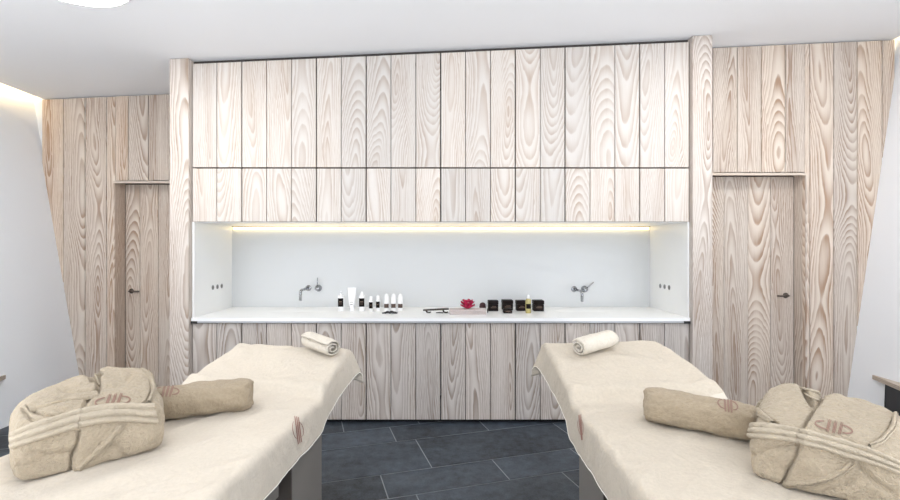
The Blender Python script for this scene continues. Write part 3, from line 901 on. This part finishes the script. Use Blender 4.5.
robe('folded beige bathrobe tied with a striped belt on the left bed', (-1.405, 1.53), (.318, .289), (-.68, .73), .43, .37, crL, pnL, .20, .29, 1.2,
     ([(15, 431), (40, 422), (72, 412), (110, 405), (153, 404)], [(14, 449), (45, 438), (83, 427), (118, 422), (157, 424)]),
     [([(97, 391), (85, 393), (60, 396), (36, 401), (27, 404)], [(98, 397), (86, 399), (62, 402), (42, 408), (30, 412)]),
      ([(118, 425), (104, 440), (90, 454), (76, 467)], [(126, 425), (113, 441), (97, 456), (80, 471)]),
      ([(140, 369), (149, 379), (151, 391), (146, 402)], [(146, 369), (154, 379), (156, 391), (151, 403)])],
     [(96, 396), (130, 393), (130, 406), (94, 410)], [([(92, 371), (96, 379), (99, 386)], .004)], lobL)
# right robe
crR = [([(822, 385), (824, 396), (814, 410), (805, 428)], 2.4, .016),
       ([(801, 383), (806, 394), (812, 402)], 3.2, .022),
       ([(799, 446), (796, 458), (788, 472), (783, 485)], 2.2, .013),
       ([(749, 402), (760, 412), (772, 420), (778, 424)], 1.8, .010),
       ([(862, 470), (848, 482), (826, 492)], 4, .006),
       ([(893, 420), (884, 436), (872, 444)], 1.6, .006),
       ([(752, 455), (772, 449), (796, 447)], 3.5, .006),
       ([(860, 465), (872, 480), (890, 492)], 4, .007),
       ([(846, 395), (866, 403), (884, 412)], 5, .004)]
pnR = [(side_of([(826, 382), (822, 396), (805, 430), (800, 446), (784, 486), (780, 495)]), .012)]
def lobR(uu, vv): return -.12*math.exp(-((uu+.10)/.12)**2)*sstep(0, 1, vv) + .04*math.exp(-((uu+.55)/.3)**2)*sstep(0, 1, vv) - .10*sstep(.2, 1, uu)*sstep(-.3, 1, vv)
robe('folded beige bathrobe with a wide belt and pink embroidery on the right bed', (1.069, 1.594), (.73, -.68), (.68, .73), .385, .36, crR, pnR, .19, .275, 6.1,
     ([(750, 424), (775, 426), (805, 431), (850, 443), (880, 453), (905, 464)], [(749, 438), (775, 439), (803, 444), (850, 458), (880, 467), (905, 478)]),
     [([(750, 394), (756, 404), (766, 414), (776, 423)], [(747, 401), (752, 409), (760, 418), (770, 424)]),
      ([(850, 461), (836, 470), (812, 479), (785, 481)], [(856, 465), (842, 476), (815, 485), (784, 487)]),
      ([(893, 412), (890, 426), (880, 438), (868, 445)], [(898, 416), (894, 431), (884, 443), (872, 449)])],
     [(814, 417), (852, 425), (853, 438), (816, 430)], [([(803, 389), (811, 391), (820, 394)], .005), ([(806, 394), (812, 398), (818, 401)], .004)], lobR)

# ------------------------------------------------------------------ wedge benches on the side walls
def bench(sgn, lab):
    zt = .43; Y0 = 4.06
    xw = (-3.745-.174*zt) if sgn < 0 else 3.722+.148*zt
    t = empty('wall_bench', (xw, Y0, 0)); tag(t, lab, 'bench', 'low wedge benches along the side walls')
    def wedge(z0, z1, ins, y_a, mat, name, wood_=False):
        xk = -.174 if sgn < 0 else .148
        bm = bmesh.new(); uvl = bm.loops.layers.uv.new('UVMap'); sl_ = bm.faces.layers.float.new('seed')
        y_b = -3.2
        g = .004
        def pw(z): return (xk*(z-zt)) - sgn*g
        ring = []
        for z in (z0, z1):
            wa = -sgn*(max(0, -y_a)*.32 + (.012 if not ins else .002)); wb = -sgn*min(.9, .32*3.2)
            ring.append([bm.verts.new(c_) for c_ in ((pw(z), y_a, z), (pw(z), y_b, z), (wb+sgn*ins, y_b, z), (wa+sgn*0, y_a, z))])
        a, b = ring
        bm.faces.new(a[::-1]); bm.faces.new(b)
        for i in range(4): bm.faces.new((a[i], a[(i+1) % 4], b[(i+1) % 4], b[i]))
        for f in bm.faces:
            f[sl_] = 12.3
            for lp in f.loops: lp[uvl].uv = (lp.vert.co.x*.5+lp.vert.co.z, lp.vert.co.y)
        mesh_obj(name, bm, mat, t)
    wedge(zt-.035, zt, 0, 0, M_SHELFW, 'seat_board')
    wedge(.0, zt-.036, .03, -.16, M_CONSOLE, 'front_panel')
bench(-1, 'low wood-topped bench with dark front against the left wall')
bench(1, 'low wood-topped bench with dark front against the right wall')

# ------------------------------------------------------------------ things on the counter
ZC = .93
def cpos(px, py):
    Y = (EYE-ZC)*F/(py-CY); return px2x(px, Y), Y, Y/F
def front_label(bm, w_, z0, z1, r_, mi=0, seg=10, ang=1.0):
    a = [(-ang+2*ang*i/seg) for i in range(seg+1)]
    lo = [bm.verts.new((r_*math.sin(t_), -r_*math.cos(t_), z0)) for t_ in a]; hi = [bm.verts.new((v.co.x, v.co.y, z1)) for v in lo]
    for i in range(seg): bm.faces.new((lo[i], lo[i+1], hi[i+1], hi[i])).material_index = mi
def bottle(px, py, wpx, parts, lab, name='lotion_bottle', group='product bottles on the counter'):
    x, y, s = cpos(px, py); t = empty(name, (x, y, ZC)); tag(t, lab, 'bottle', group)
    R_ = wpx*s/2
    for nm, kind, args, mat in parts:
        bm = bmesh.new()
        if kind == 'lathe': lathe(bm, [(r*R_, z*s) for r, z in args], 28)
        elif kind == 'label': front_label(bm, 0, args[0]*s, args[1]*s, R_*1.012)
        elif kind == 'print':
            for a_, b_, wd in args: front_label(bm, 0, a_*s, b_*s, R_*1.03, ang=wd)
        o = mesh_obj(nm, bm, mat, t, smooth=(kind != 'x'))
        if kind == 'lathe':
            md = o.modifiers.new('edge', 'EDGE_SPLIT'); md.split_angle = math.radians(40)
    return t
def big_bottle(px, lab, dropper):
    pr = [('bottle_body', 'lathe', [(0, 0), (.95, 0), (1, .4), (1, 14.2), (.9, 15.1), (.5, 15.6), (0, 15.6)], M_PLASTIC),
          ('label', 'label', (4.2, 12.6), M_LABEL), ('label_print', 'print', [(8.6, 9.6, .5), (6.8, 7.2, .6)], M_INK)]
    if dropper:
        pr.append(('pump', 'lathe', [(0, 15.6), (.42, 15.6), (.42, 17.2), (.2, 17.4), (.16, 19.6), (0, 20)], M_CAP))
        pr.append(('pump_collar', 'lathe', [(0, 15.8), (.2, 15.8), (.2, 17.9), (.19, 18.1), (0, 18.1)], M_STEEL))
    else:
        pr.append(('cap', 'lathe', [(0, 15.6), (.42, 15.6), (.42, 17.6), (.3, 19), (0, 19.4)], M_CAP))
    bottle(px, 310.6, 6.4, pr, lab)
big_bottle(341, 'white bottle with black label and thin pump, leftmost on the counter', True)
big_bottle(362, 'white bottle with black label and short cap, right of the white tube', False)
x, y, s = cpos(352, 310.6); t = empty('lotion_tube', (x, y, ZC)); tag(t, 'tall plain white squeeze tube standing on its cap', 'tube')
bm = bmesh.new(); rows_ = []
for z_, wx, wy in ((4.6, 2.7, 2.7), (5, 3.0, 3.0), (9, 3.3, 2.8), (16, 3.9, 1.5), (21.4, 4.25, .35), (23, 4.25, .3)):
    rows_.append([bm.verts.new((wx*s*math.cos(k*math.pi/12), wy*s*math.sin(k*math.pi/12), z_*s)) for k in range(24)])
for a, b in zip(rows_, rows_[1:]):
    for k in range(24): bm.faces.new((a[k], a[(k+1) % 24], b[(k+1) % 24], b[k]))
bm.faces.new(rows_[0][::-1]); bm.faces.new(rows_[-1]); mesh_obj('tube_body', bm, M_PLASTIC, t, smooth=True)
bm = bmesh.new(); lathe(bm, [(0, 0), (2.2*s, 0), (2.4*s, 4.5*s), (0, 4.5*s)], 24); mesh_obj('cap', bm, M_CAP, t)
bm = bmesh.new(); box(bm, -1.6*s, 1.6*s, -3.15*s, -3.05*s, 8.6*s, 9.0*s); box(bm, -1.3*s, 1.3*s, -3.25*s, -3.12*s, 6.3*s, 6.8*s); mesh_obj('print', bm, M_BEDGREY, t)
for px, py, lab in ((371, 311.2, 'small slim white bottle with black label, beside the large capped bottle'), (378, 310.6, 'small slim white bottle with black label, beside the three round-topped bottles')):
    bottle(px, py, 4.4, [('bottle_body', 'lathe', [(0, 0), (.95, 0), (1, .3), (1, 10.6), (.7, 11.2), (0, 11.2)], M_PLASTIC),
        ('cap', 'lathe', [(0, 11.3), (.72, 11.3), (.72, 14.2), (.6, 14.8), (0, 14.8)], M_CAP), ('label', 'label', (3, 9.2), M_LABEL), ('label_print', 'print', [(6, 6.6, .5)], M_INK)], lab)
for px, lab in ((386.6, 'round-topped white bottle with brown label, left of its three'), (393.6, 'round-topped white bottle with brown label, middle of its three'), (400.4, 'round-topped white bottle with brown label, right of its three')):
    bottle(px, 310.2, 5.3, [('bottle_body', 'lathe', [(0, 0), (.95, 0), (1, .3), (1, 8.2), (.9, 8.4), (0, 8.4)], M_PLASTIC),
        ('cap', 'lathe', [(0, 8.5), (.93, 8.5), (.93, 11.5), (.80, 14.3), (.55, 15.9), (.2, 16.6), (0, 16.7)], M_CAP),
        ('label', 'label', (2.6, 6.6), M_LABELB), ('label_print', 'print', [(4.2, 4.8, .5)], M_INK)], lab)
# curled black stones / clip in front of the three bottles
x, y, s = cpos(389.5, 313.6); t = empty('pebble_string', (x, y, ZC)); tag(t, 'small black curled cluster of pebbles in front of the white bottles', 'stones')
for k, (dx, dy, dz, r_) in enumerate(((-6.4, 0, 0, .9), (-4, -.3, 0, 1.3), (-2, .2, .3, 1.7), (.3, 0, 0, 1.5), (2, .3, .5, 1.7), (3.6, -.2, .1, 1.6), (5.3, -.4, 0, 1.5), (6.8, -.8, 0, 1.2))):
    bm = bmesh.new(); bmesh.ops.create_icosphere(bm, subdivisions=3, radius=r_*s)
    for v in bm.verts: v.co = Vector((v.co.x*1.25+dx*s, v.co.y+dy*s, max(0, (v.co.z*.75)+r_*s*.7+dz*s)))
    mesh_obj('pebble', bm, M_STONE, t, smooth=True)
# dark tool on two feet
x, y, s = cpos(436, 313.2); t = empty('massage_tool', (x, y, ZC)); tag(t, 'flat dark brown tool on two short feet left of the white folded towel', 'tool')
bm = bmesh.new()
vs = box(bm, -13*s, 12.8*s, -3*s, 3*s, 2.7*s, 4.2*s, bevel=.4*s)
for v in bm.verts: v.co.z += (v.co.x/(13*s)+1)*.45*s - (.4*s if v.co.x < -8*s else 0); v.co.y *= (.5 if v.co.x < -10*s else 1)
mesh_obj('blade', bm, M_TOOL, t)
for a, b in ((-9, -5), (8, 12)):
    bm = bmesh.new(); tube(bm, [((a-1)*s, 0, 2.9*s), (a*s, 0, 1.2*s), ((a+b)/2*s, 0, .75*s), (b*s, 0, 1.3*s)], [.9*s, .9*s, .7*s, .6*s], 10); mesh_obj('foot', bm, M_TOOL, t, smooth=True)
bm = bmesh.new(); tube(bm, [(0, -1*s, .6*s), (3*s, -1.5*s, .9*s), (7*s, -1*s, .65*s)], [.4*s, .6*s, .5*s], 8); mesh_obj('crossbar', bm, M_TOOL, t, smooth=True)
# folded towel with a flower
x, y, s = cpos(467.5, 313.8); t = empty('folded_towel', (x, y, ZC)); tag(t, 'small white folded towel under the crimson flower on the counter', 'towel')
for k in range(3):
    bm = bmesh.new(); box(bm, -18.2*s, 18.4*s, -6*s, 8*s, k*1.65*s, k*1.65*s+1.6*s, bevel=.7*s)
    for v in bm.verts: v.co.z = max(0, v.co.z)
    mesh_obj('towel_layer', bm, M_SPA, t, smooth=True)
zt_ = 5.0*s
t2 = empty('flower', (x+.1*s, y-1*s, ZC+zt_)); tag(t2, 'crimson flower head with pale pink centre on the white folded towel', 'flower')
for ring, (cnt, rad, tilt, sz) in enumerate(((8, 3.4, .45, 6.6), (7, 2.8, .85, 7.2), (6, 2.0, 1.2, 6.4))):
    for k in range(cnt):
        an = 2*math.pi*(k+.37*ring)/cnt; bm = bmesh.new(); g_ = []
        for i in range(7):
            f = i/6; row = []
            for j in range(7):
                h_ = (j/6-.5)*2; wd = sz*.50*math.sin(math.pi*(.10+.72*f))**.6
                rr = rad*.25 + f*sz*math.cos(tilt*(1-.35*f)); zz = f*sz*math.sin(tilt*(1-.25*f)) + 1.6*h_*h_ + .25*math.sin(5*h_+k) + .9*f*f
                row.append(bm.verts.new(((rr*math.cos(an)-h_*wd*math.sin(an))*s, (rr*math.sin(an)+h_*wd*math.cos(an))*s, (zz+.3+1.0*ring)*s)))
            g_.append(row)
        for i in range(6):
            for j in range(6): bm.faces.new((g_[i][j], g_[i][j+1], g_[i+1][j+1], g_[i+1][j]))
        mesh_obj('petal', bm, M_PETAL, t2, smooth=True)
bm = bmesh.new(); bmesh.ops.create_icosphere(bm, subdivisions=2, radius=1.1*s)
for v in bm.verts: v.co += Vector((.3*s, -3.6*s, 6.4*s))
mesh_obj('stamen', bm, M_PINK, t2, smooth=True)
# round dark lidded pot behind the towel
x, y, s = cpos(482.6, 309.6); t = empty('round_pot', (x, y, ZC)); tag(t, 'small round dark pot behind the right end of the white folded towel', 'pot')
bm = bmesh.new(); lathe(bm, [(0, 0), (1.8*s, 0), (3.1*s, 1.5*s), (3.4*s, 3.2*s), (3.1*s, 4.2*s), (0, 4.2*s)], 24); mesh_obj('pot_body', bm, M_DARKBERRY, t, smooth=True)
bm = bmesh.new(); lathe(bm, [(3.2*s, 4.25*s), (3.1*s, 5.2*s), (2.2*s, 6.6*s), (.8*s, 7.2*s), (0, 7.3*s)], 24); mesh_obj('lid', bm, M_DARKBERRY, t, smooth=True)
x, y, s = cpos(487.7, 312.9); t = empty('pebble', (x, y, ZC)); bm = bmesh.new(); bmesh.ops.create_icosphere(bm, subdivisions=3, radius=1)
for v in bm.verts: v.co = Vector((v.co.x*.75*s, v.co.y*1.6*s, v.co.z*2.3*s+2.3*s))
bpy.data.objects.remove(t); o = mesh_obj('pebble', bm, M_STONE, None, smooth=True); o.location = (x, y, ZC)
tag(o, 'single upright black pebble against the right end of the white folded towel', 'stone')
# square dark jars
def jar(px, py, w_, h_, lab, split=.38, low=False):
    x, y, s = cpos(px, py); t = empty('cosmetic_jar', (x, y, ZC)); tag(t, lab, 'jar', 'dark square jars on the counter')
    W = w_*s/2; H = h_*s
    bm = bmesh.new(); box(bm, -W*.96, W*.96, -W*.96, W*.96, 0, H*(1-split), bevel=.5*s); mesh_obj('jar_body', bm, M_JAR, t)
    bm = bmesh.new(); box(bm, -W, W, -W, W, H*(1-split)+.15*s, H, bevel=.6*s); mesh_obj('lid', bm, M_JAR, t)
    bm = bmesh.new(); box(bm, -W*.55, W*.6, -W*.99, -W*.955, H*.30, H*.30+.7*s); box(bm, -W*.3, W*.5, -W*.99, -W*.955, H*.43, H*.43+.6*s); mesh_obj('label_print', bm, M_INK, t)
jar(493, 310.6, 10, 10.4, 'dark square jar, leftmost of the tall jars on the counter')
jar(507.2, 309.6, 10.6, 9.8, 'dark square jar standing behind a low dark jar')
jar(507.4, 312.9, 8.8, 4.6, 'low dark jar in front of the tall square jars', .4)
jar(521, 310.4, 10, 10.2, 'dark square jar standing left of the golden oil bottle')
jar(538, 310.6, 10.4, 10.6, 'dark square jar at the right end of the row')
bottle(528.3, 313, 5.6, [('bottle_body', 'lathe', [(0, 0), (.92, 0), (1, .4), (1, 13), (.75, 14), (.45, 14.4), (0, 14.4)], M_OIL),
    ('cap', 'lathe', [(0, 14.5), (.5, 14.5), (.5, 16.6), (.35, 18), (0, 18.2)], M_CAP), ('label', 'label', (4.6, 9.4), M_LABEL)],
    'small golden oil bottle with white cap in front of the dark jars', 'oil_bottle')

# ------------------------------------------------------------------ light and camera
w_ = bpy.data.worlds.new('room_world'); scn.world = w_; w_.use_nodes = True
w_.node_tree.nodes['Background'].inputs[0].default_value = (.8, .87, 1, 1); w_.node_tree.nodes['Background'].inputs[1].default_value = .2
def area(name, loc, rot, sx, sy, power, col):
    l = bpy.data.lights.new(name, 'AREA'); l.shape = 'RECTANGLE'; l.size = sx; l.size_y = sy; l.energy = power; l.color = col
    o = link(bpy.data.objects.new(name, l)); o.location = loc; o.rotation_euler = rot; return o
area('rear_fill_light', (0, -2.9, 1.9), (math.radians(105), 0, 0), 6.0, 2.2, 40, (.86, .92, 1.0))  # added fill behind the camera, no window there
area('fill_uplight', (0, -1.4, 1.2), (math.radians(180), 0, 0), 4.5, 2.4, 130, (.95, .97, 1.0))  # added unseen fill, bounces off the ceiling to brighten the room
for sg in (-1, 1): area('fill_uplight', (sg*2.7, .3, .75), (math.radians(180), math.radians(-28*sg), 0), 1.2, 1.8, 95, (.93, .96, 1.0))  # added unseen pair of fills to lift side walls and ceiling ends
cd = bpy.data.cameras.new('camera'); cam = link(bpy.data.objects.new('camera', cd))
cam.location = CAM; cam.rotation_euler = (math.radians(90), 0, 0)
cd.sensor_width = 36; cd.lens = 36*F/900; cd.shift_x = (450-CX)/900; cd.shift_y = -(250-CY)/900
cd.clip_start = .02
scn.camera = cam
scn.view_settings.view_transform = 'Standard'
scn.view_settings.look = 'None'
scn.view_settings.exposure = -0.28
